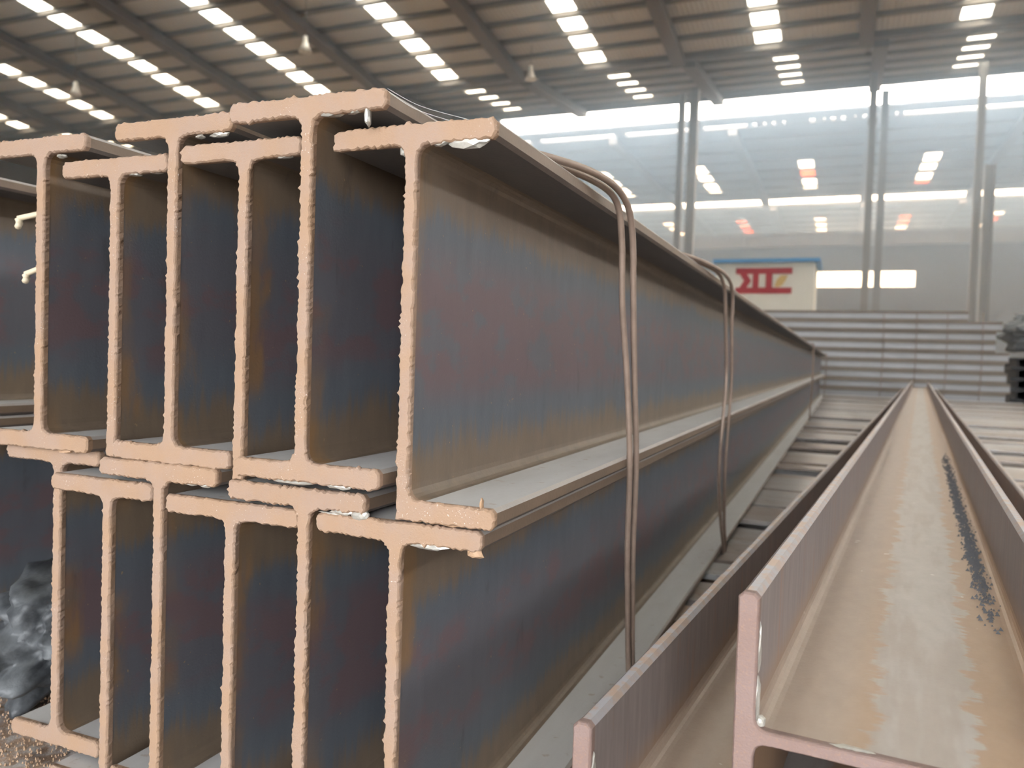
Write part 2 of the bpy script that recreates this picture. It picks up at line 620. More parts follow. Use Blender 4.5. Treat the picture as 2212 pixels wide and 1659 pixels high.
# gutter of the valley, eaves beams along the open slots
structure(box('trim_1', X0, X1, YV, YV + 0.36, ZV - 0.25, ZV + 0.02, 'rafter'), 'dark gutter beam in the roof valley')
structure(box('trim_2', X0, X1, 48.2, 49.7, 14.72, 14.82, 'rafter'), 'eaves beam across the bright slot')
structure(box('trim_3', X0, X1, 44.1, 44.35, 14.55, 14.88, 'rafter'), 'edge beam of the second roof slope')
structure(box('trim_5', X0, -19.6, 44.4, 44.55, 12.6, 15.1, 'roof'), 'closed sheet end of the sky slot at the left')
blk = []
rr = random.Random(3)
for i in range(16):
    a = -6.0 + i * 0.55
    blk.append((a, a + rr.uniform(0.25, 0.5), 49.6, 50.9, 14.86, 14.96))
for a in (-9.3, -14.2, -3.4, 12, -20, -27):
    blk.append((a, a + 0.7, 49.6, 50.9, 14.86, 14.96))
structure(boxes('trim_4', blk, 'purlin'), 'row of purlin cleats in the narrow sky slot')

# partition wall with crane girder, far gable
n = NT('partition_cladding')
v = n.coords()
M['clad'] = n.done(n.mix(n.noise(v, 0.4, 4, 0.6), c(0.13, 0.13, 0.14), c(0.20, 0.20, 0.21)), 0.7)
M['girder'] = plain('crane_girder', (0.36, 0.36, 0.37), 0.6, 0.0, 0.1, 1)
wins = [(-2.45, 1.0), (1.28, 2.16), (2.32, 4.75)]
WZ0, WZ1 = 6.65, 8.02
pw = [(X0, X1, 68.0, 68.2, -0.2, WZ0), (X0, X1, 68.0, 68.2, WZ1, 9.9),
      (X0, wins[0][0], 68.0, 68.2, WZ0, WZ1), (wins[0][1], wins[1][0], 68.0, 68.2, WZ0, WZ1),
      (wins[1][1], wins[2][0], 68.0, 68.2, WZ0, WZ1), (wins[2][1], X1, 68.0, 68.2, WZ0, WZ1)]
structure(boxes('wall_back', pw, 'clad'), 'grey clad partition wall with three window openings')
for i, (a, b) in enumerate(wins):
    w = structure(boxes('window_%d' % (i + 1), [(a, b, 68.02, 68.1, WZ0, WZ0 + 0.08), (a, b, 68.02, 68.1, WZ1 - 0.08, WZ1)], 'column'),
                  ['widest bright window in the partition wall', 'narrow bright window between posts', 'bright window right of the narrow one'][i])
    box('pane', a, b, 68.05, 68.07, WZ0 + 0.08, WZ1 - 0.08, 'pane_clear', w)
gr = tag(empty('crane_girder', (0, 67.0, 9.9)), 'long grey crane runway girder on top of the partition wall', 'girder', None, 'thing')
box('girder_web', X0 + 0.1, X1 - 0.1, 0.1, 0.2, 0.0, 0.85, 'girder', gr)
box('top_flange', X0 + 0.1, X1 - 0.1, -0.15, 0.45, 0.85, 0.95, 'girder', gr)
box('bottom_flange', X0 + 0.1, X1 - 0.1, -0.15, 0.45, -0.08, 0.0, 'girder', gr)
me0 = None
for i in range(28):
    x = -20 + 1.35 * i
    if me0 is None:
        o = box('stiffener', -0.04, 0.04, -0.1, 0.1, 0.0, 0.85, 'girder', gr)
        me0 = o.data
    else:
        o = link(bpy.data.objects.new('stiffener', me0), gr)
    o.location = (x, 0, 0)
structure(boxes('wall_far', [(X0, X1, 101.0, 101.3, -0.2, 9.3), (X0, X1, 101.0, 101.3, 12.2, 15.2), (X0, -4.6, 101.0, 101.3, 9.3, 12.2), (8.4, X1, 101.0, 101.3, 9.3, 12.2)], 'clad'), 'far gable wall of the hall')
structure(boxes('wall_front_added', [(X0, -3.5, -6.6, -6.3, -0.2, 13.4), (4.5, X1, -6.6, -6.3, -0.2, 13.4), (-3.5, 4.5, -6.6, -6.3, 3.6, 13.4)], 'clad'),  # added out of view; gate sized to hold down light on the beam ends
          'unseen wall added behind the camera, its open gate limiting the front light')
structure(box('wall_left', X0 - 0.3, X0, -6.6, 101.3, -0.2, 16.5, 'clad'), 'left long wall of the hall')
structure(box('wall_right', X1, X1 + 0.3, -6.6, 101.3, -0.2, 13.0, 'clad'), 'right long wall of the hall')


def column(x, y, w, z1, label, lattice=False):
    t = tag(empty('steel_column', (x, y, -0.17)), label, 'column', 'hall columns', 'thing')
    z1 = min(z1, (z_bay2(y) if y < 45 else 15.0) - 0.57)
    h = z1 + 0.17
    box('flange', -w / 2, -w / 2 + w * 0.14, -w / 2, w / 2, 0, h, 'column', t)
    box('flange', w / 2 - w * 0.14, w / 2, -w / 2, w / 2, 0, h, 'column', t)
    box('web', -w / 2, w / 2, -w * 0.05, w * 0.05, 0, h, 'column', t)
    box('base_plate', -w * 0.8, w * 0.8, -w * 0.8, w * 0.8, 0, 0.04, 'column', t)
    return t


column(0.74, 40, 0.30, 14.3, 'slim grey column left of the pair in front of the bright windows')
column(1.36, 44, 0.34, 14.7, 'grey column right behind the slim one, before the windows')
column(5.05, 40, 0.30, 14.3, 'light grey column right of the bright windows')
column(5.62, 41, 0.42, 9.6, 'wide dark column beside the light grey column at right')
column(-7.3, 40, 0.42, 14.3, 'grey column above the white cabin, right one of two')
column(-8.0, 40.5, 0.30, 14.3, 'thin grey column above the white cabin, left one of two')
column(-19.0, 60.0, 0.4, 14.9, 'distant column under the left end of the sky slot')
column(9.2, 42, 0.34, 14.5, 'column at the right edge of the hall')
column(-34.7, 44.4, 0.5, 14.9, 'column seen above the neighbouring beams at far left')


# pendant lamps
def pendant(x, y, z, label):
    zr = z_bay1(y)
    t = tag(empty('pendant_lamp', (x, y, z)), label, 'lamp', 'pendant lamps under the roof')
    tube('cord', [(0, 0, 0.62), (0, 0, (zr - z) * 0.5 + 0.3), (0, 0, zr - z)], 0.02, 'rafter', t, 6, 2)
    prof = [(0.0, 0.62), (0.09, 0.60), (0.10, 0.36), (0.13, 0.33), (0.15, 0.20), (0.27, 0.0), (0.25, 0.0), (0.12, 0.18), (0.0, 0.22)]
    V, F = [], []
    S = 14
    for (r, zz) in prof:
        for s in range(S):
            a = 2 * math.pi * s / S
            V.append((r * math.cos(a), r * math.sin(a), zz))
    for i in range(len(prof) - 1):
        for s in range(S):
            q = (s + 1) % S
            F.append((i * S + s, i * S + q, (i + 1) * S + q, (i + 1) * S + s))
    mesh_obj('lamp_shade', V, F, 'lamp', t, True)
    lump('bulb', (0, 0, 0.12), (0.09, 0.09, 0.14), 'bulb', t, 0, 0.0)


M['lamp'] = plain('lamp_shade', (0.75, 0.74, 0.72), 0.3, 0.2, 0.05)
M['bulb'] = plain('lamp_bulb', (0.8, 0.8, 0.78), 0.15, 0.0, 0.05)
pendant(-19.9, 26.0, 12.05, 'round white pendant lamp hanging above the middle of the stack')
pendant(-32.4, 26.0, 11.55, 'pale pendant lamp hanging at the upper left')
pendant(-13.2, 33.0, 12.6, 'small distant pendant lamp left of the bright slot')

# ------------------------------------------------------------------ white cabin with the emblem
M['cabin'] = plain('cabin_panel', (0.70, 0.70, 0.66), 0.55, 0.0, 0.06, 2)
M['cabin_roof'] = plain('cabin_roof_blue', (0.10, 0.30, 0.58), 0.5, 0.0, 0.1, 2)
M['red'] = plain('emblem_red', (0.36, 0.022, 0.035), 0.5, 0.0, 0.1, 2)
M['gold'] = plain('emblem_gold', (0.58, 0.40, 0.14), 0.5, 0.0, 0.1, 2)
M['white_paint'] = plain('emblem_white', (0.74, 0.74, 0.72), 0.5, 0.0, 0.05, 2)
CX0, CX1, CY, CZ1 = -3.56, -0.86, 24.0, 3.36
cb = tag(empty('site_cabin', ((CX0 + CX1) / 2, CY, -0.17)), 'white panelled cabin with blue roof and red emblem behind the beam stack', 'cabin')
hw = (CX1 - CX0) / 2
box('cabin_body', -hw, hw, 0.02, 2.4, 0, CZ1 + 0.17, 'cabin', cb)
NPAN = 12
for i in range(NPAN):
    a = -hw + 2 * hw * i / NPAN
    box('wall_panel', a + 0.008, a + 2 * hw / NPAN - 0.008, 0.0, 0.03, 0.02, CZ1 + 0.16, 'cabin', cb)
rf_ = box('cabin_roof', -hw - 0.08, hw + 0.14, -0.15, 2.55, CZ1 + 0.17, CZ1 + 0.27, 'cabin_roof', cb)
em = tag(empty('emblem_sign', (-2.22, CY - 0.012, 2.84)), 'red emblem of two bars with uprights painted on the cabin wall', 'emblem')


def flat(name, poly, mat, t=0.012, y=0.0):
    return prism(name, poly, y - t, y, mat, em)


E_W, E_H = 0.775, 0.365
flat('emblem_bar', [(-E_W, 0.195), (E_W, 0.195), (E_W, E_H), (-E_W, E_H)], 'red')
flat('emblem_bar', [(-E_W, -E_H), (E_W, -E_H), (E_W, -0.195), (-E_W, -0.195)], 'red')
flat('emblem_upright', [(-0.30, -0.195), (-0.13, -0.195), (-0.13, 0.195), (-0.30, 0.195)], 'red')
flat('emblem_upright', [(0.06, -0.195), (0.24, -0.195), (0.24, 0.195), (0.06, 0.195)], 'red')
flat('emblem_arrow', [(-0.66, 0.195), (-0.46, 0.195), (-0.34, 0.0), (-0.46, -0.195), (-0.66, -0.195), (-0.54, 0.0)], 'red')
flat('emblem_leaf', [(0.30, -0.15), (0.36, 0.02), (0.47, 0.15), (0.66, 0.15), (0.60, 0.0), (0.50, -0.14), (0.38, -0.19)], 'gold')

# ------------------------------------------------------------------ stack of pale beams at the back
M['pale'] = plain('pale_grey_steel', (0.44, 0.44, 0.45), 0.4, 0.0, 0.2, 3)  # webs of the far stack, paler than their flanges
M['pale_fl'] = plain('dusty_brown_steel', (0.20, 0.165, 0.135), 0.6, 0.0, 0.25, 5)
M['dark'] = plain('dark_steel', (0.045, 0.047, 0.052), 0.6, 0.0, 0.4, 3)
ORD = ['bottom', 'second', 'third', 'fourth', 'fifth', 'sixth', 'seventh', 'eighth', 'top']
NL, LH = 9, 0.157
Y_BACK = 14.1
SB = -0.055


def side_beam(x0, x1, y0, z0, h, b, tw, tf, label, group, name='stacked_beam', lo='pale', fl='pale_fl'):
    t = tag(empty(name, ((x0 + x1) / 2, y0 + b / 2, z0)), label, 'steel beam', group, 'thing')
    hw_ = (x1 - x0) / 2
    box('bottom_flange', -hw_, hw_, -b / 2, b / 2, 0, tf, fl, t)
    box('web', -hw_, hw_, -tw / 2, tw / 2, tf, h - tf, lo, t)
    box('top_flange', -hw_, hw_, -b / 2, b / 2, h - tf, h, fl, t)
    return t


rr = random.Random(11)
for i in range(NL):
    xr = 2.30 + rr.uniform(-0.06, 0.06) - (0.32 if i == NL - 1 else 0) - (0.12 if i in (5, 6, 7) else 0)
    if i == NL - 1:
        xr = 1.75
    lab = ('pale grey beam of the far cross stack, %s layer' % ORD[i]) + (' counted from the floor' if 0 < i < NL - 1 else '')
    side_beam(-3.6, xr, Y_BACK + rr.uniform(-0.012, 0.012), SB + i * LH, LH - 0.002, 0.10, 0.008, 0.036, lab, 'beams of the far cross stack')
for (x, lab) in ((-3.0, 'low timber bearer under the hidden left part of the far cross stack'), (0.1, 'low timber bearer under the middle of the far cross stack'),
                 (1.75, 'low timber bearer under the right end of the far cross stack')):
    tag(box('timber_bearer', x, x + 0.1, Y_BACK - 0.02, Y_BACK + 0.5, -0.17, SB - 0.001, 'pale_fl'), lab, 'bearer')
bz = tag(empty('tie_band', (0, Y_BACK, 0)), 'thin upright wires tying the far cross stack', 'wire tie')
for x in (0.55, 1.02, 1.45, 1.93):
    tube('strand', [(x, -0.03, SB + 0.002), (x + 0.02, -0.032, 0.6), (x + 0.01, -0.03, 1.33)], 0.006, 'wire', bz, 6, 3)

# dark pile at the right edge beyond the pale stack
dk = tag(empty('dark_beam_pile', (2.95, 14.6, -0.17)), 'black end-on pile of steel beams at the right edge', 'steel pile', None, 'thing')
for i in range(6):
    for j in range(5):
        x, z = -0.52 + i * 0.2, j * 0.17
        v1, f1 = box_data(x, x + 0.18, 0, 3, z, z + 0.02)
        v2, f2 = box_data(x + 0.085, x + 0.095, 0, 3, z + 0.02, z + 0.14, 8)
        v3, f3 = box_data(x, x + 0.18, 0, 3, z + 0.14, z + 0.16, 16)
        mesh_obj('beam_end', v1 + v2 + v3, f1 + f2 + f3, 'dark', dk)
M['tarp'] = plain('grey_tarp', (0.16, 0.17, 0.18), 0.6, 0.0, 0.5, 6)
tag(lump('tarp_bundle', (2.90, 14.95, 1.04), (0.55, 0.5, 0.28), 'tarp', None, 4, 0.45, 2.2, 4), 'grey rumpled tarpaulin bundle on the black beam pile', 'tarpaulin')
tag(lump('tarp_bundle', (3.5, 16.6, 1.30), (0.7, 0.5, 0.24), 'tarp', None, 9, 0.5, 2.2, 4), 'bluish scrap heap behind the tarpaulin bundle', 'scrap heap')

# ------------------------------------------------------------------ cross beams that carry everything
n = NT('worn_cross_beam')
v = n.coords()
w = n.math('MULTIPLY', n.rnd(), 60)
k = n.noise(n.scaled(v, (0.5, 3, 1)), 9, 5, 0.62, w)
r1 = n.math('ADD', n.math('MULTIPLY', n.rnd(), 0.5), n.math('MULTIPLY', k, 0.9))
col = n.mix(n.smooth(r1, 0.45, 0.9), c(0.36, 0.35, 0.335), c(0.25, 0.18, 0.13))
col = n.mix(n.smooth(n.noise(v, 45, 4, 0.6, w), 0.55, 0.72), col, c(0.15, 0.11, 0.085))
n.bump(n.noise(v, 120, 3, 0.6), 0.3, 0.003)
M['cross'] = n.done(col, 0.28, 0.0, 0.7)
edges = [0.30, 0.52, 0.74, 0.93, 1.12, 1.30, 1.47, 1.645, 1.80, 1.985, 2.30, 2.56, 2.93, 3.28, 3.57, 3.75, 4.19, 4.50, 4.79]
while edges[-1] < 13.6:
    edges.append(edges[-1] + rr.uniform(0.2, 0.42))
XA, XB = -1.6, 3.6
Z_TOP = -0.003
FIRST = next(i for i, e in enumerate(edges) if e >= 1.47)
ORDN = ['first', 'second', 'third', 'fourth', 'fifth', 'sixth', 'seventh', 'eighth', 'ninth', 'tenth', 'eleventh', 'twelfth']


def cross_label(i):
    if i < FIRST:
        return 'rusty cross beam lying under the near end of the stack'
    if i - FIRST < len(ORDN):
        return 'worn cross beam in the gap right of the stack, %s from the front' % ORDN[i - FIRST]
    return 'worn cross beam lying towards the far end of the stack'


for i in range(len(edges) - 1):
    a, b = edges[i], edges[i + 1]
    gap = rr.choice((0.025, 0.04, 0.055, 0.075)) * (1 + (a > 3) * 0.6)
    ya, yb = a + gap / 2, b - gap / 2
    dz = -rr.choice((0.0, 0.0, 0.006, 0.02))
    if a < 0.9:
        ya, yb, dz = a + 0.003, b - 0.003, 0.0
    t = tag(empty('cross_beam', ((XA + XB) / 2, (ya + yb) / 2, -0.16)),
            cross_label(i), 'cross beam', 'cross beams under the stacks', 'thing')
    hw_, hb_ = (XB - XA) / 2, (yb - ya) / 2
    ztop = 0.16 + Z_TOP + dz
    box('top_flange', -hw_, hw_, -hb_, hb_, ztop - 0.012, ztop, 'cross', t)
    box('web', -hw_, hw_, -0.005, 0.005, 0.0, ztop - 0.012, 'cross', t)
    box('bottom_flange', -hw_, hw_, -hb_ * 0.55, hb_ * 0.55, -0.01, 0.0, 'cross', t)

# ------------------------------------------------------------------ the main stack
S = 'slag'
Q = 'slag_rust'
GU, GL = 'upper row of nested beams', 'lower row of nested beams'


def sc_(x, y):                             # coordinates measured on the plane y = 0.5353, moved to plane y
    return x * y / 0.5353


i_beam('steel beam with raised top flange, leftmost in the upper row', 0.546, -0.7240, 0.6265, 0.3265,
       (-0.796, -0.6650), (-0.796, -0.6570), group=GU, seed=1,
       slag=[(-0.700, 0.608, .006, .0018, S), (-0.690, 0.3255, .008, .0022, Q)])
i_beam('steel beam with low top flange, second from left in the upper row', 0.540, -0.6195, 0.5990, 0.3268,
       (-0.6860, -0.5570), None, group=GU, seed=2,
       slag=[(-0.598, 0.584, .007, .0018, S), (-0.572, 0.5845, .008, .0016, S)])
i_beam('steel beam with raised top flange, third from left in the upper row', 0.537, -0.5475, 0.6280, 0.3268,
       (-0.6157, -0.4835), (-0.6130, -0.4780), group=GU, seed=3,
       slag=[(-0.520, 0.611, .005, .0018, S), (-0.500, 0.611, .010, .0022, S), (-0.505, 0.3275, .012, .0025, Q)])
i_beam('steel beam with low top flange, fourth from left in the upper row', 0.536, -0.4688, 0.6025, 0.3190,
       (-0.5370, -0.4115), None, group=GU, seed=4,
       slag=[(-0.430, 0.588, .009, .0018, S)])
i_beam('steel beam with the highest top flange, fifth in the upper row', 0.520, -0.3935, 0.6275, 0.3260,
       (-0.4690, -0.3230), (-0.4570, -0.3205), group=GU, seed=5, amp=0.0013,
       slag=[(-0.3400, 0.6085, .0022, .0085, S), (-0.372, 0.6125, .012, .0018, S), (-0.352, 0.6130, .008, .0018, S), (-0.40, 0.325, .02, .002, S),
             (-0.360, 0.3255, .012, .0025, S)])
i_beam('outermost steel beam at the right of the upper row, its web exposed', 0.5353, -0.3090, 0.6030, 0.3025,
       (-0.3785, -0.2395), (-0.3139, -0.2315), group=GU, seed=6, amp=0.0013,
       slag=[(-0.262, 0.5865, .017, .0040, S), (-0.285, 0.588, .007, .0020, S), (-0.315, 0.584, .005, .0045, S), (-0.275, 0.3035, .016, .0025, Q),
             (-0.243, 0.320, .0012, .005, Q)])
i_beam('steel beam leftmost in the lower row, beside the black bag', 0.562, -0.7165, 0.3262, 0.0262,
       (-0.7890, -0.6600), (-0.7780, -0.6560), group=GL, seed=7, slag=[(-0.735, 0.325, .010, .0025, Q)])
i_beam('steel beam with low top flange, second from left in the lower row', 0.540, -0.6235, 0.3050, 0.0050,
       (-0.6965, -0.5680), (-0.6965, -0.5680), group=GL, seed=8)
i_beam('steel beam with raised top flange, third from left in the lower row', 0.5353, -0.5560, 0.3258, 0.0258,
       (-0.6275, -0.4905), (-0.6105, -0.4905), group=GL, seed=9, slag=[(-0.525, 0.311, .010, .002, S), (-0.505, 0.311, .008, .0025, S)])
i_beam('steel beam with low top flange, fourth from left in the lower row', 0.537, -0.4765, 0.2990, -0.0010,
       (-0.5480, -0.4062), (-0.5480, -0.4062), group=GL, seed=10)
i_beam('steel beam with broken top flange edge, fifth in the lower row', 0.532, -0.3975, 0.3185, 0.0185,
       (-0.4740, -0.3395), (-0.4655, -0.3395), group=GL, seed=11, amp=0.0016,
       slag=[(-0.345, 0.302, .008, .0045, S), (-0.362, 0.3035, .010, .003, S)])
i_beam('outermost steel beam at the right of the lower row', 0.5353, -0.3138, 0.3000, 0.0000,
       (-0.3867, -0.2412), (-0.3867, -0.2412), group=GL, seed=12, amp=0.0014,
       slag=[(-0.285, 0.2845, .014, .003, S), (-0.372, 0.3003, .016, .0012, S), (-0.247, 0.284, .006, .004, Q)])
# neighbouring stack at the left
i_beam('beam of the neighbouring stack seen past the left edge, upper one', 0.50, -1.056, 0.635, 0.335,
       (-1.126, -0.986), (-1.126, -0.986), group='neighbouring stack at left', seed=13)
i_beam('beam of the neighbouring stack seen past the left edge, lower one', 0.48, -1.056, 0.334, 0.034,
       (-1.126, -0.986), (-1.126, -0.986), group='neighbouring stack at left', seed=14)
for (y, lab) in ((1.2, 'flat steel spacer under the near end of the neighbouring stack'), (9.0, 'flat steel spacer under the far end of the neighbouring stack')):
    tag(box('steel_spacer', -1.16, -0.95, y, y + 0.1, -0.003, 0.0335, 'cross'), lab, 'spacer')

# ------------------------------------------------------------------ the two rolled beams lying on their sides at right
YAW = math.radians(-4.5335)


def side_web_material():
    n = NT('dusty_web_upward')
    v = n.coords()
    x, y, z = n.xyz(v)
    w = n.math('MULTIPLY', n.rnd(), 40)
    sc1 = n.noise(n.scaled(v, (1, 1, 1)), 30, 4, 0.6, w)
    sc2 = n.noise(n.scaled(v, (0.15, 1, 1)), 120, 2, 0.5, w)
    ed = n.math('ADD', n.math('MULTIPLY', n.math('SUBTRACT', sc1, 0.5), 0.05), n.math('MULTIPLY', n.math('SUBTRACT', sc2, 0.5), 0.022))
    xx = n.math('ADD', x, ed)
    grey = n.math('MULTIPLY', n.smooth(xx, -0.026, -0.018), n.smooth(xx, 0.047, 0.040))
    fine = n.noise(n.scaled(v, (1, 0.5, 1)), 80, 4, 0.6, w)
    rust = n.mix(fine, c(0.30, 0.19, 0.115), c(0.40, 0.27, 0.175))
    rust = n.mix(n.smooth(x, -0.01, -0.05), rust, n.mix(fine, c(0.27, 0.20, 0.155), c(0.37, 0.285, 0.225)))
    g = n.mix(fine, c(0.30, 0.27, 0.245), c(0.44, 0.41, 0.38))
    band = n.smooth(n.noise(n.scaled(v, (1, 0.12, 1)), 40, 3, 0.6, w), 0.45, 0.62)
    g = n.mix(n.math('MULTIPLY', band, 0.45), g, c(0.27, 0.21, 0.17))
    col = n.mix(n.math('MULTIPLY', grey, 0.9), rust, g)
    chips = n.smooth(n.noise(v, 70, 1, 0.5, w), 0.76, 0.78)
    col = n.mix(n.math('MULTIPLY', chips, 0.8), col, c(0.62, 0.58, 0.54))
    n.bump(n.noise(v, 200, 3, 0.6), 0.2, 0.001)
    return n.done(col, 0.42, 0.0, 0.5)


def side_flange_material():
    n = NT('purple_rust_flange')
    v = n.coords()
    x, y, z = n.xyz(v)
    w = n.math('MULTIPLY', n.rnd(), 40)
    st = n.noise(n.scaled(v, (1, 1, 0.12)), 110, 4, 0.62, w)
    col = n.mix(st, c(0.09, 0.078, 0.082), c(0.30, 0.245, 0.23))
    rs = n.smooth(n.noise(n.scaled(v, (1, 1, 0.15)), 60, 3, 0.6, w), 0.55, 0.72)
    col = n.mix(n.math('MULTIPLY', rs, 0.55), col, c(0.30, 0.14, 0.07))
    low = n.smooth(n.math('ADD', z, n.math('MULTIPLY', st, 0.02)), 0.048, 0.014)
    col = n.mix(n.math('MULTIPLY', low, 0.75), col, c(0.30, 0.18, 0.095))
    nz = n.xyz(n.node('ShaderNodeNewGeometry').outputs['True Normal'])[2]
    up = n.smooth(nz, 0.5, 0.9)
    tp = n.noise(n.scaled(v, (1, 1, 1)), 90, 3, 0.6, w)
    topc = n.mix(n.smooth(tp, 0.42, 0.60), c(0.36, 0.35, 0.37), c(0.40, 0.29, 0.22))
    col = n.mix(up, col, topc)
    return n.done(col, 0.45, 0.0, 0.5)


M['sweb'] = side_web_material()
M['sflange'] = side_flange_material()


def side_h_beam(label, u0, v0, zc, hh=0.200, b=0.185, tw=0.008, tf=0.0125, rf=0.010, length=11.8, slag=()):
    """H-beam lying with its web level; u across, v along its own direction"""
    side = Vector((math.cos(YAW), math.sin(YAW), 0))
    dirv = Vector((-math.sin(YAW), math.cos(YAW), 0))
    p = side * (u0 + hh / 2) + dirv * v0
    t = empty('wide_flange_beam', (p.x, p.y, zc), YAW)
    tag(t, label, 'steel beam', 'wide-flange beams lying at right', 'thing')
    h = hh / 2
    d = 0.004
    for s in (-1, 1):
        xs_ = sorted((s * h, s * (h - tf)))
        r = 0.0035
        poly = [(xs_[0] + r, -b / 2), (xs_[1] - r, -b / 2), (xs_[1], -b / 2 + r), (xs_[1], b / 2 - r), (xs_[1] - r, b / 2),
                (xs_[0] + r, b / 2), (xs_[0], b / 2 - r), (xs_[0], -b / 2 + r)]
        prism('flange', poly, d, length, 'sflange', t)
    i0 = h - tf
    q = tw / 2
    wp = fillet(-i0, q + rf, -i0 + rf, q, -i0, q) + fillet(i0 - rf, q, i0, q + rf, i0, q)
    wp += fillet(i0, -q - rf, i0 - rf, -q, i0, -q) + fillet(-i0 + rf, -q, -i0, -q - rf, -i0, -q)
    prism('web', wp, d, length, 'sweb', t)
    o = [(-h, -b / 2), (-h, b / 2 - 0.003), (-h + 0.003, b / 2), (-i0 - 0.003, b / 2), (-i0, b / 2 - 0.003)]
    o += fillet(-i0, q + rf, -i0 + rf, q, -i0, q) + fillet(i0 - rf, q, i0, q + rf, i0, q)
    o += [(i0, b / 2 - 0.003), (i0 + 0.003, b / 2), (h - 0.003, b / 2), (h, b / 2 - 0.003), (h, -b / 2), (i0, -b / 2)]
    o += fillet(i0, -q - rf, i0 - rf, -q, i0, -q) + fillet(-i0 + rf, -q, -i0, -q - rf, -i0, -q)
    o += [(-i0, -b / 2)]
    ce = ragged_end('cut_end', o, 0.006, 0.0003, 'saw', t, int(u0 * 100) + 50)
    ce['label'] = 'smooth pinkish sawn end'
    for k, (sx, sz, ax, az) in enumerate(slag):
        s = lump('slag_bead', (sx, 0.004, sz), (ax, 0.004, az), 'slag', ce, k + 3, 0.5, 1.2, 2)
        s['label'] = 'shiny bead of slag on the inner edge'
    return t


B_ = 0.185
Z0C = B_ / 2
Z1C = Z0C + 0.004 + B_ / 2 + 0.0005
side_h_beam('lower wide-flange beam on its side, nearest the stack', -0.1985, 0.500, Z0C,
            slag=[(-0.087, 0.062, .0016, .009)])
side_h_beam('raised wide-flange beam on its side with a dusty open trough', -0.0985, 0.531, Z1C,
            slag=[(-0.087, 0.055, .0016, .016), (-0.087, 0.022, .0018, .018), (-0.084, 0.009, .003, .004), (-0.03, 0.0035, .014, .0016)])
side_h_beam('lower wide-flange beam at the right edge of the picture', 0.0060, 0.620, Z0C)

# black grit along the trough of the raised beam
side = Vector((math.cos(YAW), math.sin(YAW), 0))
dirv = Vector((-math.sin(YAW), math.cos(YAW), 0))
V, F = [], []
rr = random.Random(5)
zt_ = Z1C + 0.004
for i in range(1900):
    vv = rr.triangular(0.82, 2.6, 1.2)
    uu = rr.gauss(0.0700, 0.0042)
    s = rr.uniform(0.0008, 0.0024)
    p = side * uu + dirv * vv
    o = len(V)
    for (dx, dy, dz) in ((-1, -.6, -0.4), (1, -.5, -0.4), (.1, 1, -0.4), (rr.uniform(-.4, .4), rr.uniform(-.4, .4), 1.2)):
        V.append((p.x + dx * s, p.y + dy * s * 1.3, zt_ + 0.4 * s + dz * s))
    F += [(o, o + 2, o + 1), (o, o + 1, o + 3), (o + 1, o + 2, o + 3), (o + 2, o, o + 3)]
M['grit'] = plain('black_grit', (0.10, 0.10, 0.105), 0.6, 0.0, 0.5, 300)
tag(mesh_obj('steel_grit', V, F, 'grit'), 'dark grit lying along the trough of the raised beam', 'grit', kind='stuff')


# ------------------------------------------------------------------ wire bands round the stack
def band(label, strands, r):
    p0 = strands[0][0]
    t = tag(empty('wire_band', p0), label, 'wire tie', 'wire ties round the main stack')
    for s in strands:
        tube('strand', [tuple(a - b for a, b in zip(q, p0)) for q in s], r, 'wire', t, 10, 6)
    return t


RW = 0.0035
s1 = [(-0.318, 0.56, 0.6068), (-0.285, 0.61, 0.6068), (-0.252, 0.670, 0.6085), (-0.228, 0.750, 0.609), (-0.2185, 0.815, 0.600),
      (-0.2165, 0.850, 0.570), (-0.2190, 0.876, 0.500), (-0.2220, 0.905, 0.420), (-0.2230, 0.935, 0.310), (-0.2300, 0.965, 0.200), (-0.2340, 0.995, 0.080),
      (-0.2360, 1.01, 0.0), (-0.250, 1.016, -0.012)]
s2 = [(-0.318, 0.575, 0.6068), (-0.290, 0.622, 0.6068), (-0.258, 0.69, 0.6075), (-0.236, 0.770, 0.6068), (-0.2270, 0.82, 0.596),
      (-0.2255, 0.842, 0.560), (-0.2275, 0.862, 0.490), (-0.2265, 0.890, 0.410), (-0.2260, 0.916, 0.310), (-0.2330, 0.948, 0.200), (-0.2370, 0.985, 0.080),
      (-0.2380, 1.00, 0.0), (-0.250, 1.006, -0.012)]
band('thick double wire tied round the stack, nearest of the ties', [s1, s2], RW)
t1 = [(-0.318, 1.14, 0.6068), (-0.280, 1.25, 0.6068), (-0.247, 1.36, 0.6085), (-0.226, 1.52, 0.607), (-0.2180, 1.64, 0.598), (-0.2170, 1.70, 0.570),
      (-0.219, 1.725, 0.50), (-0.221, 1.77, 0.40), (-0.2250, 1.785, 0.31), (-0.2305, 1.80, 0.20), (-0.2330, 1.84, 0.08), (-0.2360, 1.90, 0.0), (-0.25, 1.92, -0.012)]
t2 = [(-0.318, 1.17, 0.6068), (-0.284, 1.28, 0.6068), (-0.252, 1.40, 0.6075), (-0.233, 1.55, 0.6062), (-0.2265, 1.62, 0.592), (-0.2255, 1.655, 0.560),
      (-0.226, 1.69, 0.49), (-0.227, 1.73, 0.40), (-0.2265, 1.70, 0.31), (-0.2320, 1.715, 0.20), (-0.2350, 1.80, 0.08), (-0.2370, 1.88, 0.0), (-0.25, 1.905, -0.012)]
band('double wire tied round the stack, second of the ties', [t1, t2], RW)
